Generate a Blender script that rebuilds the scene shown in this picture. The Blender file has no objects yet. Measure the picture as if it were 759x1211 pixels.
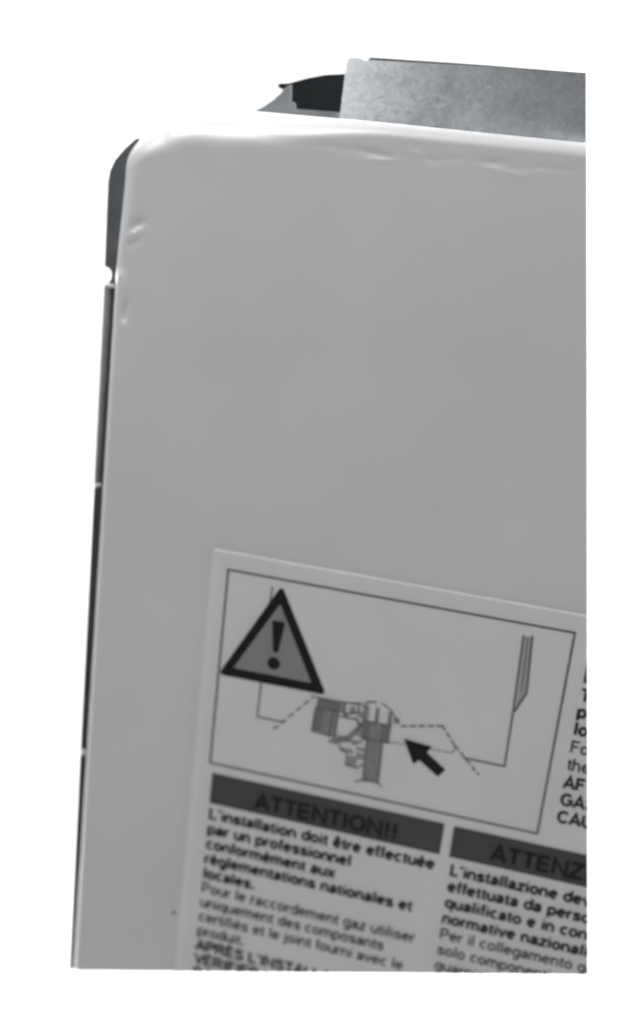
import bpy, bmesh, math, random
from mathutils import Vector, Matrix, noise

# ---------------------------------------------------------------- camera, light
# Panel coordinates in millimetres: u to the right, v DOWN the cover, w backwards.
def P(u, v, w=0.0):
    return Vector((u, w, -v)) * 0.001

scene = bpy.context.scene
col = scene.collection
R3 = ((0.9689348, -0.1110767, 0.2209689), (0.1644688, 0.9566670, -0.2402878), (-0.1847033, 0.2691657, 0.9452167))
def axis(a): return Vector((a[0], a[2], -a[1]))
cd = bpy.data.cameras.new('camera')
cam = bpy.data.objects.new('camera', cd); col.objects.link(cam)
X, Y, Z = axis(R3[0]), -axis(R3[1]), -axis(R3[2])
M = Matrix((X, Y, Z)).transposed().to_4x4()
M.translation = P(66.2605, -84.4725, -235.0777)
cam.matrix_world = M
cd.sensor_fit = 'VERTICAL'; cd.sensor_height = 36; cd.sensor_width = 36
cd.lens = 1300 / 1211 * 36
cd.clip_start = 0.005; cd.clip_end = 50
cd.dof.use_dof = True; cd.dof.focus_distance = 0.212; cd.dof.aperture_fstop = 9
scene.camera = cam

world = bpy.data.worlds.new('World'); scene.world = world; world.use_nodes = True
bg = world.node_tree.nodes['Background']
bg.inputs[0].default_value = (0.97, 0.98, 1.0, 1); bg.inputs[1].default_value = 0.13
vs = scene.view_settings
vs.view_transform = 'Standard'; vs.look = 'None'; vs.exposure = 0; vs.gamma = 1; vs.use_curve_mapping = False

def area(name, pos, target, sx, sy, power, color=(1, 1, 1)):
    l = bpy.data.lights.new(name, 'AREA'); l.shape = 'RECTANGLE'; l.size = sx; l.size_y = sy
    l.energy = power; l.color = color
    o = bpy.data.objects.new(name, l); col.objects.link(o)
    p = P(*pos); o.location = p
    o.rotation_euler = (P(*target) - p).to_track_quat('-Z', 'Y').to_euler()
    return o
# strong lamps added out of view to lift the white wall behind to full white
area('wall_fill_top', (-310, -420, 70), (-80, 60, 300), 0.5, 0.3, 1.2)
area('wall_fill_left', (-370, 20, 262), (-150, 20, 300), 0.06, 1.0, 2.6)
area('wall_fill_right', (620, 0, 70), (0, 20, 300), 0.25, 1.5, 18)
area('wall_fill_bottom', (-160, 760, 60), (-100, 150, 300), 0.9, 0.25, 10)
# key lamp added high on the left in front, for the face and edge highlights
area('front_key_lamp', (-560, -960, -740), (0, 0, 0), 0.34, 0.30, 10.0, (1.0, 0.995, 0.985))

# ---------------------------------------------------------------- materials
def mat(name, color, rough=0.5, metal=0.0, var=0.0, vscale=200.0, bump=0.0, bscale=600.0, color2=None, coat=0.0, spec=0.5):
    m = bpy.data.materials.new(name); m.use_nodes = True
    nt = m.node_tree; b = nt.nodes['Principled BSDF']
    b.inputs['Base Color'].default_value = (*color, 1)
    b.inputs['Roughness'].default_value = rough; b.inputs['Metallic'].default_value = metal
    b.inputs['Specular IOR Level'].default_value = spec
    if coat: b.inputs['Coat Weight'].default_value = coat; b.inputs['Coat Roughness'].default_value = 0.4; b.inputs['Coat IOR'].default_value = 1.75
    tc = nt.nodes.new('ShaderNodeTexCoord')
    if var:
        n = nt.nodes.new('ShaderNodeTexNoise'); n.inputs['Scale'].default_value = vscale; n.inputs['Detail'].default_value = 6
        nt.links.new(tc.outputs['Object'], n.inputs['Vector'])
        r = nt.nodes.new('ShaderNodeValToRGB')
        c2 = color2 or tuple(max(0, c * (1 - var)) for c in color)
        r.color_ramp.elements[0].color = (*c2, 1); r.color_ramp.elements[1].color = (*color, 1)
        r.color_ramp.elements[0].position = 0.35; r.color_ramp.elements[1].position = 0.65
        nt.links.new(n.outputs['Fac'], r.inputs['Fac']); nt.links.new(r.outputs[0], b.inputs['Base Color'])
    if bump:
        n2 = nt.nodes.new('ShaderNodeTexNoise'); n2.inputs['Scale'].default_value = bscale; n2.inputs['Detail'].default_value = 4
        nt.links.new(tc.outputs['Object'], n2.inputs['Vector'])
        bp = nt.nodes.new('ShaderNodeBump'); bp.inputs['Strength'].default_value = bump; bp.inputs['Distance'].default_value = 0.0004
        nt.links.new(n2.outputs['Fac'], bp.inputs['Height']); nt.links.new(bp.outputs[0], b.inputs['Normal'])
    return m

m_paint = mat('white_powder_coat', (0.725, 0.73, 0.745), 0.38, var=0.05, vscale=28, color2=(0.695, 0.69, 0.70), coat=1.0, spec=0.7)
m_paper = mat('sticker_vinyl', (0.75, 0.745, 0.735), 0.42, var=0.04, vscale=60, bump=0.05, bscale=120)
m_ink = mat('black_ink', (0.018, 0.017, 0.019), 0.5, spec=0.2, var=0.2, vscale=800)
m_textink = mat('text_ink', (0.03, 0.029, 0.03), 0.5, spec=0.2)
m_bar = mat('dark_grey_ink', (0.085, 0.08, 0.085), 0.5, spec=0.2, var=0.12, vscale=90)
m_mid = mat('mid_grey_ink', (0.27, 0.27, 0.275), 0.5, var=0.06, vscale=300)
m_dgrey = mat('diagram_grey_ink', (0.20, 0.20, 0.205), 0.5, var=0.15, vscale=600)
m_lgrey = mat('diagram_light_ink', (0.42, 0.42, 0.43), 0.5)
m_line = mat('line_ink', (0.15, 0.15, 0.15), 0.5)
m_rail = mat('shade_grey_steel', (0.125, 0.14, 0.148), 0.5, var=0.25, vscale=150, bump=0.1)  # dark tone carries the shade of the side facing away
m_dark = mat('shaded_side_blue_grey', (0.05, 0.056, 0.07), 0.6, var=0.45, vscale=90, bump=0.15)  # shade along the lower left side, put into the colour
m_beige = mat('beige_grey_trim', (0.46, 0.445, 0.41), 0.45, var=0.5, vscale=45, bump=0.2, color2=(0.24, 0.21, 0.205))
m_purple = mat('shadow_grey_channel', (0.20, 0.18, 0.19), 0.6, var=0.2, vscale=120)  # darker colour stands for the shadow gap beside the trim
m_clip_glint = mat('pale_clip_glint', (0.62, 0.64, 0.66), 0.4)
m_black = mat('shaded_void_steel', (0.014, 0.017, 0.02), 0.7, var=0.3, vscale=120, spec=0.25)  # near-black colour gives the darkness of the opening behind the edge
m_lip = mat('shaded_hem_zinc', (0.17, 0.175, 0.18), 0.5, metal=0.3, var=0.2, vscale=300)  # dark tone stands for the shaded upper side of the bracket's hem
m_wall = mat('white_wall_paint', (0.85, 0.85, 0.85), 0.8)
m_speck = mat('dirt', (0.06, 0.06, 0.06), 0.8)

def galvanised():
    m = bpy.data.materials.new('galvanised_steel'); m.use_nodes = True
    nt = m.node_tree; b = nt.nodes['Principled BSDF']; L = nt.links
    tc = nt.nodes.new('ShaderNodeTexCoord')
    vo = nt.nodes.new('ShaderNodeTexVoronoi'); vo.inputs['Scale'].default_value = 1300
    n = nt.nodes.new('ShaderNodeTexNoise'); n.inputs['Scale'].default_value = 32; n.inputs['Detail'].default_value = 8; n.inputs['Roughness'].default_value = 0.65
    wob = nt.nodes.new('ShaderNodeMixRGB'); wob.inputs[0].default_value = 0.003
    n3 = nt.nodes.new('ShaderNodeTexNoise'); n3.inputs['Scale'].default_value = 300
    L.new(tc.outputs['Object'], n3.inputs['Vector'])
    L.new(tc.outputs['Object'], wob.inputs[1]); L.new(n3.outputs['Color'], wob.inputs[2])
    L.new(wob.outputs[0], vo.inputs['Vector']); L.new(tc.outputs['Object'], n.inputs['Vector'])
    sep = nt.nodes.new('ShaderNodeSeparateColor'); L.new(vo.outputs['Color'], sep.inputs[0])
    mx = nt.nodes.new('ShaderNodeMath'); mx.operation = 'MULTIPLY_ADD'; mx.inputs[1].default_value = 0.12
    L.new(sep.outputs[0], mx.inputs[0]); L.new(n.outputs['Fac'], mx.inputs[2])
    r = nt.nodes.new('ShaderNodeValToRGB')
    r.color_ramp.elements[0].position = 0.36; r.color_ramp.elements[0].color = (0.36, 0.385, 0.405, 1)
    r.color_ramp.elements[1].position = 0.8; r.color_ramp.elements[1].color = (0.72, 0.75, 0.77, 1)
    L.new(mx.outputs[0], r.inputs[0]); L.new(r.outputs[0], b.inputs['Base Color'])
    b.inputs['Metallic'].default_value = 0.4
    rr = nt.nodes.new('ShaderNodeMapRange'); rr.inputs[3].default_value = 0.32; rr.inputs[4].default_value = 0.46
    L.new(sep.outputs[1], rr.inputs[0]); L.new(rr.outputs[0], b.inputs['Roughness'])
    bp = nt.nodes.new('ShaderNodeBump'); bp.inputs['Strength'].default_value = 0.2; bp.inputs['Distance'].default_value = 0.0002
    L.new(mx.outputs[0], bp.inputs['Height']); L.new(bp.outputs[0], b.inputs['Normal'])
    return m
m_galv = galvanised()

# ---------------------------------------------------------------- helpers
def obj(name, bm, material, parent=None, smooth=False):
    me = bpy.data.meshes.new(name); bm.to_mesh(me); bm.free()
    if material: me.materials.append(material)
    if smooth:
        for p in me.polygons: p.use_smooth = True
    o = bpy.data.objects.new(name, me); col.objects.link(o); o.parent = parent
    return o

def empty(name, label, cat):
    o = bpy.data.objects.new(name, None); o.empty_display_size = 0.01; col.objects.link(o)
    o['label'] = label; o['category'] = cat
    return o

# the cover, the sticker and the bracket all end on these two straight lines
CUT = [((62.6, -114.2), (97.5, 84.3)), ((-33.2, 120.7), (97.4, 84.3))]
INSIDE = P(20, 0)
def trim(bm, which=(0, 1)):
    for i in which:
        a, b = CUT[i]
        a3, b3 = P(*a), P(*b)
        n = (b3 - a3).cross(Vector((0, 1, 0))).normalized()
        if (INSIDE - a3).dot(n) > 0: n = -n
        g = bm.verts[:] + bm.edges[:] + bm.faces[:]
        bmesh.ops.bisect_plane(bm, geom=g, dist=1e-8, plane_co=a3, plane_no=n, clear_outer=True)

def poly_sheet(bm, pts, w):
    return bm.faces.new([bm.verts.new(P(u, v, w)) for u, v in pts])

def prism(name, pts, w0, w1, material, parent, bevel=0.25, cut=(), bow=None):
    """a plate: outline pts in u,v; front face at w0, back at w1"""
    bm = bmesh.new()
    f = [bm.verts.new(P(u, v, w0)) for u, v in pts]
    b = [bm.verts.new(P(u, v, w1)) for u, v in pts]
    bm.faces.new(f); bm.faces.new(b[::-1])
    n = len(pts)
    for i in range(n):
        bm.faces.new((f[i], b[i], b[(i + 1) % n], f[(i + 1) % n]))
    bmesh.ops.recalc_face_normals(bm, faces=bm.faces[:])
    if cut:
        trim(bm, cut)
        bmesh.ops.holes_fill(bm, edges=[e for e in bm.edges if e.is_boundary])
        bmesh.ops.recalc_face_normals(bm, faces=bm.faces[:])
    if bow:                        # bow and twist added to grade the light across the sheet: (centre u, curvature)
        u = min(p[0] for p in pts) + 1.5
        while u < max(p[0] for p in pts):
            bmesh.ops.bisect_plane(bm, geom=bm.verts[:] + bm.edges[:] + bm.faces[:], dist=1e-8, plane_co=P(u, 0), plane_no=Vector((1, 0, 0)))
            u += 1.5
        for q in bm.verts:
            uu, hh = q.co.x * 1000, q.co.z * 1000 - 92.5
            q.co.y += 0.001 * (bow[1] * (uu - bow[0]) ** 2 + hh * (0.18 - 0.40 * (uu - 11) / 53))
    o = obj(name, bm, material, parent, smooth=bool(bow))
    if bow:
        md = o.modifiers.new('crisp', 'EDGE_SPLIT'); md.split_angle = math.radians(30)
    if bevel:
        md = o.modifiers.new('bevel', 'BEVEL'); md.width = bevel * 0.001; md.segments = 2; md.limit_method = 'ANGLE'
    return o

# ---------------------------------------------------------------- white wall behind
bm = bmesh.new()
s = 1600
poly_sheet(bm, [(-s, -s), (s, -s), (s, s), (-s, s)], 300)
o = obj('background', bm, m_wall); o['kind'] = 'structure'

# ---------------------------------------------------------------- front cover
cover = empty('front_cover', 'white painted sheet metal front cover with rounded dented corner and warning sticker', 'cover')
U0, V0 = -33.0, -101.9            # outer edges of the fold
CA, CB = 18.5, 15.0               # elliptical corner
UR, VB = 112.0, 130.0
def smooth01(x):
    x = min(1, max(0, x)); return x * x * (3 - 2 * x)
path = []                          # (u, v, normal into the panel, fold radius)
v = VB
while v > V0 + CB:
    k = smooth01(1 - (v - (V0 + CB)) / 24.0)
    path.append((U0, v, 1, 0, 2.2 + 2.4 * k)); v -= 0.8
NC = 46
for i in range(NC + 1):
    a = math.pi / 2 * i / NC
    c, s_ = math.cos(a), math.sin(a)
    nx, ny = c / CA, s_ / CB; l = math.hypot(nx, ny)
    t = i / NC
    r = 4.6 + 4.2 * smooth01(t / 0.6)
    path.append((U0 + CA * (1 - c), V0 + CB * (1 - s_), nx / l, ny / l, r))
u = U0 + CA + 0.8
while u < UR:
    k = smooth01((u - (U0 + CA)) / 42.0)
    path.append((u, V0, 0, 1, 8.8 + (3.3 - 8.8) * k)); u += 0.8

# dents and ripples of the knocked edge: (u, v, size along, size across, angle, height towards the viewer)
DENTS = [(-28.4, -73.4, 2.6, 0.6, -0.55, 0.22), (-27.6, -75.6, 2.0, 1.2, -0.4, -0.16), (-28.6, -71.6, 2.2, 0.8, -0.5, -0.12),
         (-29.6, -53.2, 1.0, 0.7, -0.3, 0.26), (-29.4, -57.0, 1.2, 2.6, 0.0, -0.16), (-31.2, -63.5, 1.0, 1.4, 0.0, 0.45),
         (1.5, -96.4, 4.5, 1.3, 0.02, -0.13), (-5.0, -95.6, 3.0, 1.0, 0.1, 0.04), (14.0, -95.9, 5.0, 0.8, 0.06, -0.08),
         (22.5, -95.6, 4.2, 0.75, 0.12, -0.13), (24.0, -94.2, 4.5, 0.6, -0.10, 0.09), (31.5, -96.3, 1.6, 0.7, 0.2, 0.12), (34.0, -95.6, 1.8, 0.8, 0.3, -0.12),
         (38.5, -96.0, 2.6, 0.7, -0.2, -0.08), (47.0, -96.2, 3.0, 0.8, -0.08, -0.12), (50.5, -94.4, 5.0, 0.7, 0.10, 0.12), (56.0, -95.0, 3.0, 0.7, -0.25, 0.08), (60.0, -96.2, 4.0, 0.8, -0.05, -0.10)]
def dent(u, v):
    h = 0.0
    for cu, cv, sa, sb, an, hh in DENTS:
        du, dv = u - cu, v - cv
        if abs(du) > 20 or abs(dv) > 20: continue
        a = du * math.cos(an) + dv * math.sin(an); b = -du * math.sin(an) + dv * math.cos(an)
        h += hh * (1.15 if v < -90 else 1.7) * math.exp(-(a / sa) ** 2 - (b / sb) ** 2)
    return h
bm = bmesh.new()
rows = []
KA, KB, DMAX = 14, 30, 10.4
for (u, v, nx, ny, r) in path:
    row = []
    for w in (max(7.0, r + 1.5), r + 0.8, r + 0.2):
        row.append(bm.verts.new(P(u, v, w)))
    for k in range(KA + 1):
        ph = math.pi / 2 * k / KA
        d = r * (1 - math.cos(ph)); w = r * (1 - math.sin(ph))
        uu, vv = u + nx * d, v + ny * d
        row.append(bm.verts.new(P(uu, vv, w - dent(uu, vv) * (k / KA))))
    for k in range(1, KB + 1):
        d = r + (DMAX - r) * k / KB
        uu, vv = u + nx * d, v + ny * d
        fade = smooth01((1 - k / KB) / 0.3)
        row.append(bm.verts.new(P(uu, vv, -dent(uu, vv) * fade)))
    rows.append(row)
for a, b in zip(rows[:-1], rows[1:]):
    for i in range(len(a) - 1):
        bm.faces.new((a[i], a[i + 1], b[i + 1], b[i]))
inner = [r_[-1] for r_ in rows]
corner_v = bm.verts.new(P(UR, VB, 0)); 
bm.faces.new(inner + [corner_v])
bmesh.ops.remove_doubles(bm, verts=bm.verts[:], dist=2e-7)
bmesh.ops.recalc_face_normals(bm, faces=bm.faces[:])
trim(bm)
panel = obj('panel', bm, m_paint, cover, smooth=True)
# make normals face the viewer
me = panel.data
big = max(me.polygons, key=lambda p: p.area)
if big.normal.y > 0: me.flip_normals()
md = panel.modifiers.new('sheet', 'SOLIDIFY'); md.thickness = 0.0008; md.offset = -1
md = panel.modifiers.new('crisp', 'EDGE_SPLIT'); md.split_angle = math.radians(40)

# pale chips on the bent edge and a dark speck
def blob(name, u, v, ru, rv, w, h, material, parent, seed=0):
    rnd = random.Random(seed); bm = bmesh.new(); n = 18
    c = bm.verts.new(P(u, v, w - h)); r1, r2 = [], []
    for i in range(n):
        a = 2 * math.pi * i / n; j = 1 + rnd.uniform(-.18, .18)
        r1.append(bm.verts.new(P(u + .6 * j * ru * math.cos(a), v + .6 * j * rv * math.sin(a), w - h * .75)))
        r2.append(bm.verts.new(P(u + j * ru * math.cos(a), v + j * rv * math.sin(a), w)))
    for i in range(n):
        k = (i + 1) % n
        bm.faces.new((c, r1[k], r1[i])); bm.faces.new((r1[i], r1[k], r2[k], r2[i]))
    bmesh.ops.recalc_face_normals(bm, faces=bm.faces[:])
    return obj(name, bm, material, parent, smooth=True)
blob('dirt_speck', -5.9, 95.2, 0.5, 0.55, 0.0, 0.06, m_speck, cover, 3)

# ---------------------------------------------------------------- warning sticker
def ribbon_pts(bm, pts, width, w, closed=False):
    n = len(pts)
    segs = [(i, (i + 1) % n) for i in range(n if closed else n - 1)]
    for i, j in segs:
        (x0, y0), (x1, y1) = pts[i], pts[j]
        l = math.hypot(x1 - x0, y1 - y0)
        if l < 1e-6: continue
        dx, dy = (x1 - x0) / l, (y1 - y0) / l
        e = width * 0.5
        x0 -= dx * e; y0 -= dy * e; x1 += dx * e; y1 += dy * e
        px, py = -dy * e, dx * e
        poly_sheet(bm, [(x0 + px, y0 + py), (x0 - px, y0 - py), (x1 - px, y1 - py), (x1 + px, y1 + py)], w)
        w -= 0.004
    return w

LU, LV = -3.9, -4.4
W1, W2, W3, W4 = -0.17, -0.23, -0.29, -0.35
def lift(x):                       # the sticker's edge stands up a little
    return 0.10 + 0.11 * math.exp(-((x - 0.8) / 0.7) ** 2) if x > 0 else 0.0
bm = bmesh.new()
us = [0, 0.05, 0.25, 0.5, 0.75, 1.0, 1.3, 1.7, 2.2, 3.0] + [6 + 4 * i for i in range(28)]
vs_ = [0, 0.05, 0.2, 0.35, 0.5, 0.7, 0.9, 1.1, 1.3, 1.6, 2.0, 2.6] + [6 + 4 * i for i in range(32)]
grid = []
for b in vs_:
    rw = []
    for a in us:
        uu, vv = LU + a, LV + b
        h = 0.0 if (a == 0 or b == 0) else max(lift(b), 0.10 + 0.10 * math.exp(-((a - 0.7) / 0.5) ** 2))
        rw.append(bm.verts.new(P(uu - 0.004 * b, vv, -h)))
    grid.append(rw)
for i in range(len(vs_) - 1):
    for j in range(len(us) - 1):
        bm.faces.new((grid[i][j], grid[i + 1][j], grid[i + 1][j + 1], grid[i][j + 1]))
bmesh.ops.recalc_face_normals(bm, faces=bm.faces[:])
trim(bm)
lab = obj('warning_label', bm, m_paper, cover, smooth=True)
lab['label'] = 'white printed warning sticker with triangle, connection diagram and French and Italian text'
if lab.data.polygons[-1].normal.y > 0: lab.data.flip_normals()

def printed(name, build, material, cut=True):
    bm = bmesh.new(); build(bm)
    if cut: trim(bm)
    if not bm.verts: bm.free(); return None
    for f in bm.faces:
        f.normal_update()
        if f.normal.y > 0: f.normal_flip()
    return obj(name, bm, material, lab)

printed('frame_line', lambda bm: ribbon_pts(bm, [(0, 0), (80, 0), (80, 50.4), (0, 50.4)], 0.55, W1, True), m_line)
# warning triangle with rounded corners
def rounded(pts, r, n=5):
    out = []
    m = len(pts)
    for i in range(m):
        p0, p1, p2 = Vector(pts[i - 1]), Vector(pts[i]), Vector(pts[(i + 1) % m])
        a = p1 + (p0 - p1).normalized() * r; b = p1 + (p2 - p1).normalized() * r
        for k in range(n + 1):
            t = k / n
            q = a * (1 - t) ** 2 + p1 * 2 * t * (1 - t) + b * t * t
            out.append((q.x, q.y))
    return out
tri = printed('warning_triangle', lambda bm: poly_sheet(bm, rounded([(13.2, 1.4), (0.0, 26.6), (26.6, 26.4)], 1.5), W2), m_ink)
printed('triangle_field', lambda bm: poly_sheet(bm, rounded([(13.3, 6.0), (3.6, 24.2), (22.8, 24.1)], 0.5), W3), m_mid)
printed('exclamation_mark', lambda bm: poly_sheet(bm, rounded([(11.8, 10.3), (15.0, 10.3), (14.0, 18.2), (12.8, 18.2)], 0.5), W4), m_ink)
printed('exclamation_dot', lambda bm: poly_sheet(bm, [(13.3 + 1.55 * math.cos(a * math.pi / 12), 21.0 + 1.55 * math.sin(a * math.pi / 12)) for a in range(24)], W4), m_ink)
# casing outline left and right
printed('casing_line', lambda bm: ribbon_pts(bm, [(10.9, 2.4), (10.8, 20), (10.6, 35.6), (17.2, 35.6)], 0.42, W1), m_line)
printed('casing_line', lambda bm: ribbon_pts(bm, [(60.7, 35.2), (70.0, 35.2), (69.8, 21.3), (69.2, 3.0)], 0.5, W1), m_line)
printed('casing_line', lambda bm: ribbon_pts(bm, [(71.1, 2.8), (72.0, 16.2), (70.2, 21.0)], 0.55, W1), m_line)
printed('casing_line', lambda bm: ribbon_pts(bm, [(70.2, 3.0), (70.9, 16.0)], 0.3, W1), m_line)
printed('casing_shade', lambda bm: poly_sheet(bm, [(69.5, 3.0), (71.0, 3.0), (71.8, 16.0), (70.2, 20.0)], W1 + 0.03), m_lgrey)
def dashes(pts, dash, gap, width):
    def f(bm):
        w = W1
        for (x0, y0), (x1, y1) in zip(pts[:-1], pts[1:]):
            l = math.hypot(x1 - x0, y1 - y0); t = 0
            while t < l:
                e = min(l, t + dash)
                ribbon_pts(bm, [(x0 + (x1 - x0) * t / l, y0 + (y1 - y0) * t / l), (x0 + (x1 - x0) * e / l, y0 + (y1 - y0) * e / l)], width, w)
                t += dash + gap; w -= 0.001
    return f
printed('dashed_line', dashes([(15.0, 37.9), (23.9, 27.3)], 1.4, 1.2, 0.42), m_line)
printed('dashed_line', dashes([(45.3, 30.4), (54.6, 28.3), (58.2, 32.7), (64.4, 38.5)], 1.0, 1.1, 0.5), m_line)
printed('thin_line', lambda bm: ribbon_pts(bm, [(43.3, 35.0), (57.9, 34.5), (58.2, 32.7)], 0.22, W1), m_line)
printed('arrow', lambda bm: poly_sheet(bm, [(46.2, 33.4), (52.9, 34.0), (51.9, 35.7), (56.8, 39.1), (55.3, 41.3), (50.4, 38.0), (49.2, 39.4)], W2), m_ink)
# gas valve drawing
def rect(bm, u0, v0, u1, v1, w, sk=0.0):
    poly_sheet(bm, [(u0, v0), (u1, v0), (u1 + sk, v1), (u0 + sk, v1)], w)
def valve_dark(bm):
    rect(bm, 24.7, 27.5, 30.0, 29.9, W2); rect(bm, 24.4, 30.0, 26.6, 36.0, W2)
    rect(bm, 36.1, 31.0, 38.0, 35.4, W2); rect(bm, 40.6, 31.0, 42.8, 35.3, W2)
printed('valve_body', valve_dark, m_dgrey)
def valve_mid(bm):
    rect(bm, 26.6, 30.0, 28.4, 36.4, W2); rect(bm, 38.0, 31.0, 40.6, 35.4, W2); rect(bm, 37.7, 35.5, 41.4, 46.2, W2, 0.1)
printed('valve_pipe', valve_mid, mat('pipe_grey_ink', (0.27, 0.27, 0.275), 0.5, var=0.15, vscale=500))
def valve_lines(bm):
    for pts in ([(30.4, 31.0), (34.6, 31.0), (35.6, 33.0), (33.6, 36.2), (30.4, 36.2)], [(24.6, 27.4), (30.1, 27.4), (30.1, 30.0), (24.5, 30.0), (24.2, 36.2), (28.6, 36.6), (28.9, 30.2)],
                [(29.9, 30.0), (29.7, 37.4)], [(30.1, 37.2), (32.0, 37.0)], [(31.3, 27.4), (31.5, 30.4), (32.4, 31.2)],
                [(32.0, 30.3), (34.8, 29.0), (34.6, 27.2)], [(33.6, 27.2), (34.9, 26.6), (36.0, 27.6)],
                [(34.2, 30.6), (36.1, 32.4)], [(36.1, 31.6), (32.4, 36.4)], [(36.2, 30.8), (36.2, 27.2)], [(39.2, 30.8), (39.0, 27.4)],
                [(42.6, 30.8), (42.3, 27.6)], [(36.2, 35.6), (43.0, 35.2)], [(36.0, 30.9), (42.8, 30.8)],
                [(40.0, 25.6), (42.4, 27.0), (44.2, 29.6)], [(36.0, 26.6), (37.0, 25.9), (38.6, 25.6)], [(31.2, 38.6), (33.4, 40.4), (33.4, 43.2), (36.0, 43.4), (37.6, 42.0)], [(30.4, 27.4), (34.0, 27.0)],
                [(36.3, 46.9), (38.0, 46.2), (41.5, 46.1), (42.7, 46.9)], [(32.4, 37.0), (36.4, 36.4)], [(37.6, 35.6), (37.9, 46.2)], [(41.3, 35.5), (41.6, 46.1)]):
        ribbon_pts(bm, pts, 0.34, W3)
printed('valve_line', valve_lines, m_line)
def valve_bits(bm):
    rect(bm, 28.5, 30.2, 30.2, 36.8, W1); rect(bm, 30.4, 27.6, 31.4, 30.2, W2); rect(bm, 32.6, 28.0, 34.0, 29.6, W2); rect(bm, 34.6, 28.8, 36.0, 30.4, W2)
    rect(bm, 36.4, 27.0, 37.2, 30.8, W2); rect(bm, 38.8, 27.0, 39.6, 30.8, W2); rect(bm, 41.8, 27.6, 42.5, 30.8, W2); rect(bm, 35.0, 32.6, 36.1, 35.2, W2)
    rect(bm, 30.6, 36.4, 31.6, 38.0, W2); rect(bm, 35.6, 39.4, 37.4, 41.0, W2); rect(bm, 34.0, 36.6, 35.6, 37.6, W2)
    rect(bm, 28.6, 37.4, 30.8, 38.4, W2); rect(bm, 31.6, 35.8, 33.2, 37.4, W2); rect(bm, 31.4, 39.0, 34.6, 39.9, W2)
    rect(bm, 33.6, 40.6, 35.8, 43.0, W2); rect(bm, 31.2, 29.6, 32.3, 30.6, W2); rect(bm, 35.4, 38.0, 37.4, 38.8, W2); rect(bm, 43.2, 28.6, 44.6, 30.0, W2)
printed('valve_fitting', valve_bits, mat('fitting_grey_ink', (0.30, 0.30, 0.305), 0.5))

# heading bars and writing
printed('heading_bar', lambda bm: rect(bm, 0.8, 53.0, 58.6, 61.4, W1), m_bar)
printed('heading_bar', lambda bm: rect(bm, 60.9, 53.1, 118.7, 61.4, W1), m_bar)
printed('heading_bar', lambda bm: rect(bm, 83.7, 2.6, 120.0, 11.2, W1), m_bar)

# a plain grotesque drawn as pen strokes: each letter is (advance, strokes); 1.0 = the letter size
def el(cx, cy, rx, ry, a0, a1, n=12):
    return [(cx + rx * math.cos(math.radians(a0 + (a1 - a0) * i / n)), cy + ry * math.sin(math.radians(a0 + (a1 - a0) * i / n))) for i in range(n + 1)]
O = el(.27, .255, .195, .215, 0, 360, 16)
AC = {'acute': [(.22, .59), (.33, .70)], 'grave': [(.21, .70), (.32, .59)], 'circ': [(.14, .59), (.27, .70), (.40, .59)]}
E_ = [[(.08, .265), (.46, .265)], el(.27, .255, .195, .215, 0, 318, 14)]
A_ = [[(.09, .36), (.15, .44), (.25, .47), (.36, .44), (.40, .36), (.40, .08), (.44, .03)], [(.40, .285), (.22, .26), (.11, .21), (.08, .13), (.12, .06), (.21, .04), (.33, .08), (.40, .16)]]
CE = [[(.53, .68), (.09, .68), (.09, .045), (.54, .045)], [(.09, .37), (.50, .37)]]
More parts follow.
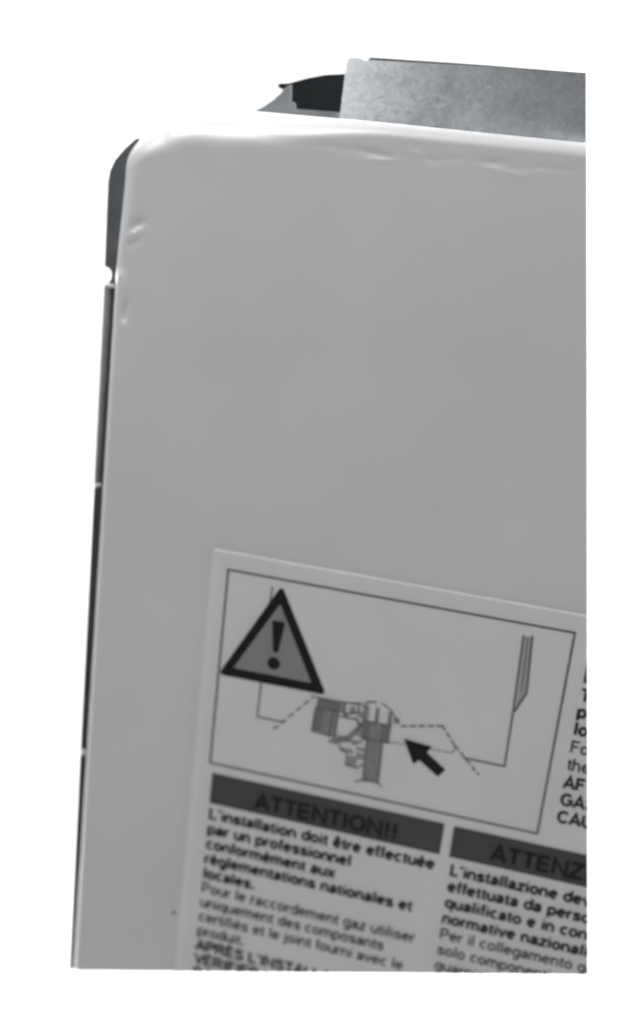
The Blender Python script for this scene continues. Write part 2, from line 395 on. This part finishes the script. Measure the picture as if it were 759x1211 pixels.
GL = {
 'a': (.51, A_), '\u00e0': (.51, A_ + [AC['grave']]), 'b': (.55, [[(.08, 0), (.08, .72)], [(x + .01, y) for x, y in O]]),
 'c': (.50, [el(.27, .255, .195, .215, 48, 312)]), 'd': (.55, [O, [(.465, 0), (.465, .72)]]),
 'e': (.54, E_), '\u00e9': (.54, E_ + [AC['acute']]), '\u00e8': (.54, E_ + [AC['grave']]), '\u00ea': (.54, E_ + [AC['circ']]),
 'f': (.29, [[(.27, .685), (.19, .68), (.14, .60), (.14, 0)], [(.02, .47), (.26, .47)]]),
 'g': (.55, [O, [(.465, .5), (.465, -.06), (.40, -.15), (.27, -.18), (.12, -.13)]]),
 'h': (.55, [[(.08, 0), (.08, .72)], el(.265, .29, .185, .185, 180, 0, 8) + [(.45, 0)]]),
 'i': (.23, [[(.115, 0), (.115, .5)], [(.115, .63), (.115, .70)]]), 'j': (.23, [[(.115, .5), (.115, -.10), (.02, -.17)], [(.115, .63), (.115, .70)]]),
 'l': (.23, [[(.115, 0), (.115, .72)]]),
 'm': (.82, [[(.08, 0), (.08, .5)], el(.24, .31, .16, .165, 180, 0, 8) + [(.40, 0)], el(.56, .31, .16, .165, 180, 0, 8) + [(.72, 0)]]),
 'n': (.54, [[(.08, 0), (.08, .5)], el(.265, .29, .185, .185, 180, 0, 8) + [(.45, 0)]]), 'o': (.55, [O]),
 'p': (.55, [[(.08, -.2), (.08, .5)], [(x + .01, y) for x, y in O]]), 'q': (.55, [O, [(.465, -.2), (.465, .5)]]),
 'r': (.34, [[(.08, 0), (.08, .5)], [(.08, .30), (.14, .42), (.23, .465), (.31, .46)]]),
 's': (.50, [[(.42, .37), (.36, .44), (.25, .47), (.13, .44), (.09, .37), (.13, .30), (.25, .265), (.38, .22), (.43, .14), (.38, .07), (.26, .04), (.13, .06), (.06, .14)]]),
 't': (.29, [[(.14, .62), (.14, .10), (.18, .045), (.27, .05)], [(.02, .47), (.26, .47)]]),
 'u': (.54, [[(.08, .5), (.08, .21)] + el(.265, .215, .185, .175, 180, 360, 8) + [(.45, .5)], [(.45, 0), (.45, .3)]]),
 'v': (.49, [[(.04, .5), (.245, .03), (.45, .5)]]), 'x': (.49, [[(.04, .5), (.45, 0)], [(.45, .5), (.04, 0)]]),
 'z': (.48, [[(.06, .46), (.41, .46), (.06, .045), (.43, .045)]]),
 'A': (.66, [[(.04, 0), (.33, .70), (.62, 0)], [(.14, .22), (.52, .22)]]), 'C': (.70, [el(.36, .36, .28, .32, 40, 320, 16)]),
 'D': (.70, [[(.09, 0), (.09, .68), (.33, .68)] + el(.33, .36, .29, .32, 90, -90) + [(.09, .04)]]),
 'E': (.60, CE), '\u00c9': (.60, CE + [[(.26, .78), (.38, .85)]]), '\u00c8': (.60, CE + [[(.22, .85), (.34, .78)]]),
 'F': (.58, [[(.09, 0), (.09, .68), (.52, .68)], [(.09, .37), (.46, .37)]]),
 'G': (.74, [el(.37, .36, .29, .32, 42, 300, 16) + [(.64, .14), (.64, .33), (.40, .33)]]), 'H': (.70, [[(.09, 0), (.09, .72)], [(.61, 0), (.61, .72)], [(.09, .37), (.61, .37)]]),
 'I': (.26, [[(.13, 0), (.13, .72)]]), 'L': (.55, [[(.09, .72), (.09, .045), (.50, .045)]]),
 'N': (.70, [[(.09, 0), (.09, .70), (.61, .02), (.61, .72)]]), 'O': (.75, [el(.375, .36, .295, .32, 0, 360, 20)]),
 'P': (.63, [[(.09, 0), (.09, .68), (.36, .68)] + el(.36, .50, .18, .18, 90, -90, 8) + [(.09, .32)]]),
 'R': (.68, [[(.09, 0), (.09, .68), (.38, .68)] + el(.38, .515, .17, .165, 90, -90, 8) + [(.09, .35)], [(.36, .35), (.60, 0)]]),
 'S': (.63, [[(.54, .54), (.48, .64), (.33, .685), (.17, .65), (.11, .54), (.16, .44), (.32, .38), (.48, .32), (.55, .20), (.49, .08), (.33, .035), (.16, .07), (.08, .20)]]),
 'T': (.58, [[(.03, .68), (.55, .68)], [(.29, .66), (.29, 0)]]), 'U': (.70, [[(.09, .72), (.09, .26)] + el(.35, .26, .26, .22, 180, 360, 10) + [(.61, .72)]]),
 'V': (.62, [[(.04, .72), (.31, .03), (.58, .72)]]), 'Z': (.60, [[(.06, .68), (.52, .68), (.06, .045), (.55, .045)]]),
 '\u2019': (.20, [[(.10, .72), (.09, .55)]]), '.': (.27, [[(.13, 0), (.13, .15)]]), '!': (.30, [[(.15, .72), (.15, .22)], [(.15, 0), (.15, .14)]]), ' ': (.27, []),
}
def stroke(bm, pts, th, w):
    """one pen stroke with mitred joints, drawn as a strip of quads"""
    closed = math.hypot(pts[0][0] - pts[-1][0], pts[0][1] - pts[-1][1]) < 1e-6
    q = pts[:-1] if closed else pts
    n = len(q); ring = []
    for i in range(n):
        a = q[i - 1] if (closed or i > 0) else None
        b = q[(i + 1) % n] if (closed or i < n - 1) else None
        ds = []
        if a: ds.append((Vector(q[i]) - Vector(a)).normalized())
        if b: ds.append((Vector(b) - Vector(q[i])).normalized())
        t = sum(ds, Vector((0, 0)))
        t = t.normalized() if t.length > 1e-4 else ds[0]
        nrm = Vector((-t.y, t.x)); k = max(0.45, abs(nrm.dot(Vector((-ds[0].y, ds[0].x)))))
        e = nrm * (th / 2 / k); c = Vector(q[i])
        ring.append((bm.verts.new(P(c.x + e.x, c.y + e.y, w)), bm.verts.new(P(c.x - e.x, c.y - e.y, w))))
    for i in range(n if closed else n - 1):
        a, b = ring[i], ring[(i + 1) % n]
        bm.faces.new((a[0], a[1], b[1], b[0]))
def write(s, u, v, size, bold=0.0, sx=1.0, width=None, w=W2, name='text_line', material=None):
    gap = 0.035 if bold else 0.02
    total = sum(GL[c][0] + gap for c in s)
    if width: sx = width / (total * size)
    th = (0.168 if bold else 0.11) * size
    bm = bmesh.new(); x = 0.0
    for c in s:
        adv, strokes = GL[c]
        for k, st in enumerate(strokes):
            stroke(bm, [(u + (x + p[0] + gap / 2) * size * sx, v - p[1] * size) for p in st], th, w - 0.006 * k)
        x += adv + gap
    trim(bm)
    if not bm.faces: bm.free(); return sx
    for f in bm.faces:
        f.normal_update()
        if f.normal.y > 0: f.normal_flip()
    obj(name, bm, material or m_textink, lab)
    return sx
BOLD = 1
write('ATTENTION!!', 12.2, 60.0, 5.7, BOLD, width=36.0, name='heading_text', material=m_ink)
write('ATTENZIONE!!', 70.3, 59.8, 5.7, BOLD, width=39.0, name='heading_text', material=m_ink)
SZ, V1, DV = 4.15, 65.7, 4.25
sb = write('L\u2019installation doit \u00eatre effectu\u00e9e', 0.9, V1, SZ, BOLD, width=57.0)
for i, t in enumerate(['par un professionnel', 'conform\u00e9ment aux', 'r\u00e8glementations nationales et', 'locales.']):
    write(t, 0.85, V1 + DV * (i + 1), SZ, BOLD, sx=sb)
sr = write('Pour le raccordement gaz utiliser', 0.8, V1 + DV * 5, SZ, 0, width=55.2)
for i, t in enumerate(['uniquement des composants', 'certifi\u00e9s et le joint fourni avec le', 'produit.']):
    write(t, 0.75, V1 + DV * (6 + i), SZ, 0, sx=sr)
for i, t in enumerate(['APR\u00c8S L\u2019INSTALLATION', 'V\u00c9RIFIER L\u2019\u00c9TANCH\u00c9IT\u00c9', 'RACCORDS GAZ']):
    write(t, 0.7, V1 + DV * (9 + i) + 0.15, SZ, BOLD, sx=sb)
V2, DV2 = 66.2, 4.45
for i, (t, b_) in enumerate([('L\u2019installazione deve essere', 1), ('effettuata da personale', 1), ('qualificato e in conformit\u00e0', 1), ('normative nazionali e locali', 1),
                             ('Per il collegamento gas', 0), ('solo componenti certificati', 0), ('guarnizione fornita', 0)]):
    write(t, 61.6, V2 + DV2 * i, SZ, BOLD if b_ else 0, sx=sb if b_ else sr)
for t, v_, b_ in (('The', 15.6, 1), ('per', 19.6, 1), ('loc', 23.9, 1), ('For', 28.4, 0), ('the', 32.8, 0), ('AFTER', 37.4, 1), ('GAS', 41.8, 1), ('CAUSE', 46.3, 1)):
    write(t, 83.6, v_, SZ, BOLD if b_ else 0, sx=sb if b_ else sr)

# ---------------------------------------------------------------- chassis behind the cover
ch = empty('appliance_chassis', 'chassis edge in shade-dark grey showing along the left side of the white cover', 'chassis')
def arc(cu, cv, r, a0, a1, n):
    return [(cu + r * math.cos(math.radians(a0 + (a1 - a0) * i / n)), cv + r * math.sin(math.radians(a0 + (a1 - a0) * i / n))) for i in range(n + 1)]
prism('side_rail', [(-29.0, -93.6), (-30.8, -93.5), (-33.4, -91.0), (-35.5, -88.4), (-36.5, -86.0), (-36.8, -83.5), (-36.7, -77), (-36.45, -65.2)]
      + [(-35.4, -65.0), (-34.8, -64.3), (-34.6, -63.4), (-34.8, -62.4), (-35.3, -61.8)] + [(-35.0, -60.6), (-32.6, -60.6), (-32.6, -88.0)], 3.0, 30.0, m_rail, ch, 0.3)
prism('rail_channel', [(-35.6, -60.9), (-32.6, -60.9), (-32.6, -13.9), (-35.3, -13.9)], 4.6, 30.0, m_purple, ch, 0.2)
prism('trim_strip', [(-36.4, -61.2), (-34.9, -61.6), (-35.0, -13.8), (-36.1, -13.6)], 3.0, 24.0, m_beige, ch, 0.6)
prism('shaded_side_strip', [(-35.95, -13.3), (-32.6, -13.3), (-32.6, 121.6), (-35.15, 123.9), (-35.45, 84), (-35.7, 48), (-35.8, 13)], 3.0, 24.0, m_dark, ch, 0.35)
blob('clip_glint', -34.6, -61.1, 1.1, 0.55, 3.0, 0.5, m_clip_glint, ch, 1)  # pale colour stands for the highlight on the bent edge
blob('clip_glint', -35.3, -13.9, 0.55, 0.5, 3.0, 0.5, m_clip_glint, ch, 2)
blob('clip_glint', -34.6, 57.0, 0.9, 0.9, 3.0, 0.4, m_clip_glint, ch, 4)
prism('back_box', [(-26, -92), (58, -92), (72, 60), (-24, 88)], 13.1, 300.5, m_rail, ch, 1.0)

# ---------------------------------------------------------------- bracket on top
br = empty('mounting_bracket', 'spangled galvanised steel bracket rising behind the top edge of the white cover', 'bracket')
prism('plate', [(11.8, -92.5), (11.5, -101.0), (11.2, -114.3), (11.6, -115.2), (12.8, -115.5), (14.4, -115.4), (15.4, -114.9), (16.6, -115.1), (40, -115.1), (80, -115.0), (82, -92.5)],
      9.0, 10.2, m_galv, br, 0, cut=(0,), bow=(78.0, 0.0008))
prism('hem_shade_lip', [(15.6, -112), (15.8, -115.7), (16.3, -116.0), (40, -116.5), (75, -116.8), (75, -112)], 17.2, 24.0, m_lip, br, 0.2, cut=(0,))  # dark strip added as the hem's shade line
gus = [(-7.8, -101.9), (-5.6, -103.2), (-3.6, -104.7), (-1.9, -106.4), (-0.8, -107.7), (0.3, -108.4), (0.6, -105.0), (1.0, -104.9), (1.5, -104.7), (1.75, -104.2), (1.8, -103.4), (13.5, -103.6), (13.5, -93), (-7.8, -93)]
prism('gusset', [(u - 1.4, v - 0.5) for u, v in gus], 17.6, 18.8, mat('dull_zinc', (0.40, 0.43, 0.45), 0.45, metal=0.3, var=0.35, vscale=160, bump=0.2), br, 0.05)
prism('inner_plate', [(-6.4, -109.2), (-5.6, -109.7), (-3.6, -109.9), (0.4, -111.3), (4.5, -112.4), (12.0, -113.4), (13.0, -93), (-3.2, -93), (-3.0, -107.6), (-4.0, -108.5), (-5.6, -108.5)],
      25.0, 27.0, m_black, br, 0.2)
# foot that carries the bracket on the chassis box
prism('bracket_foot', [(-3, -96), (60, -96), (60, -92.2), (-3, -92.2)], 13.4, 60.0, m_galv, br, 0.3)
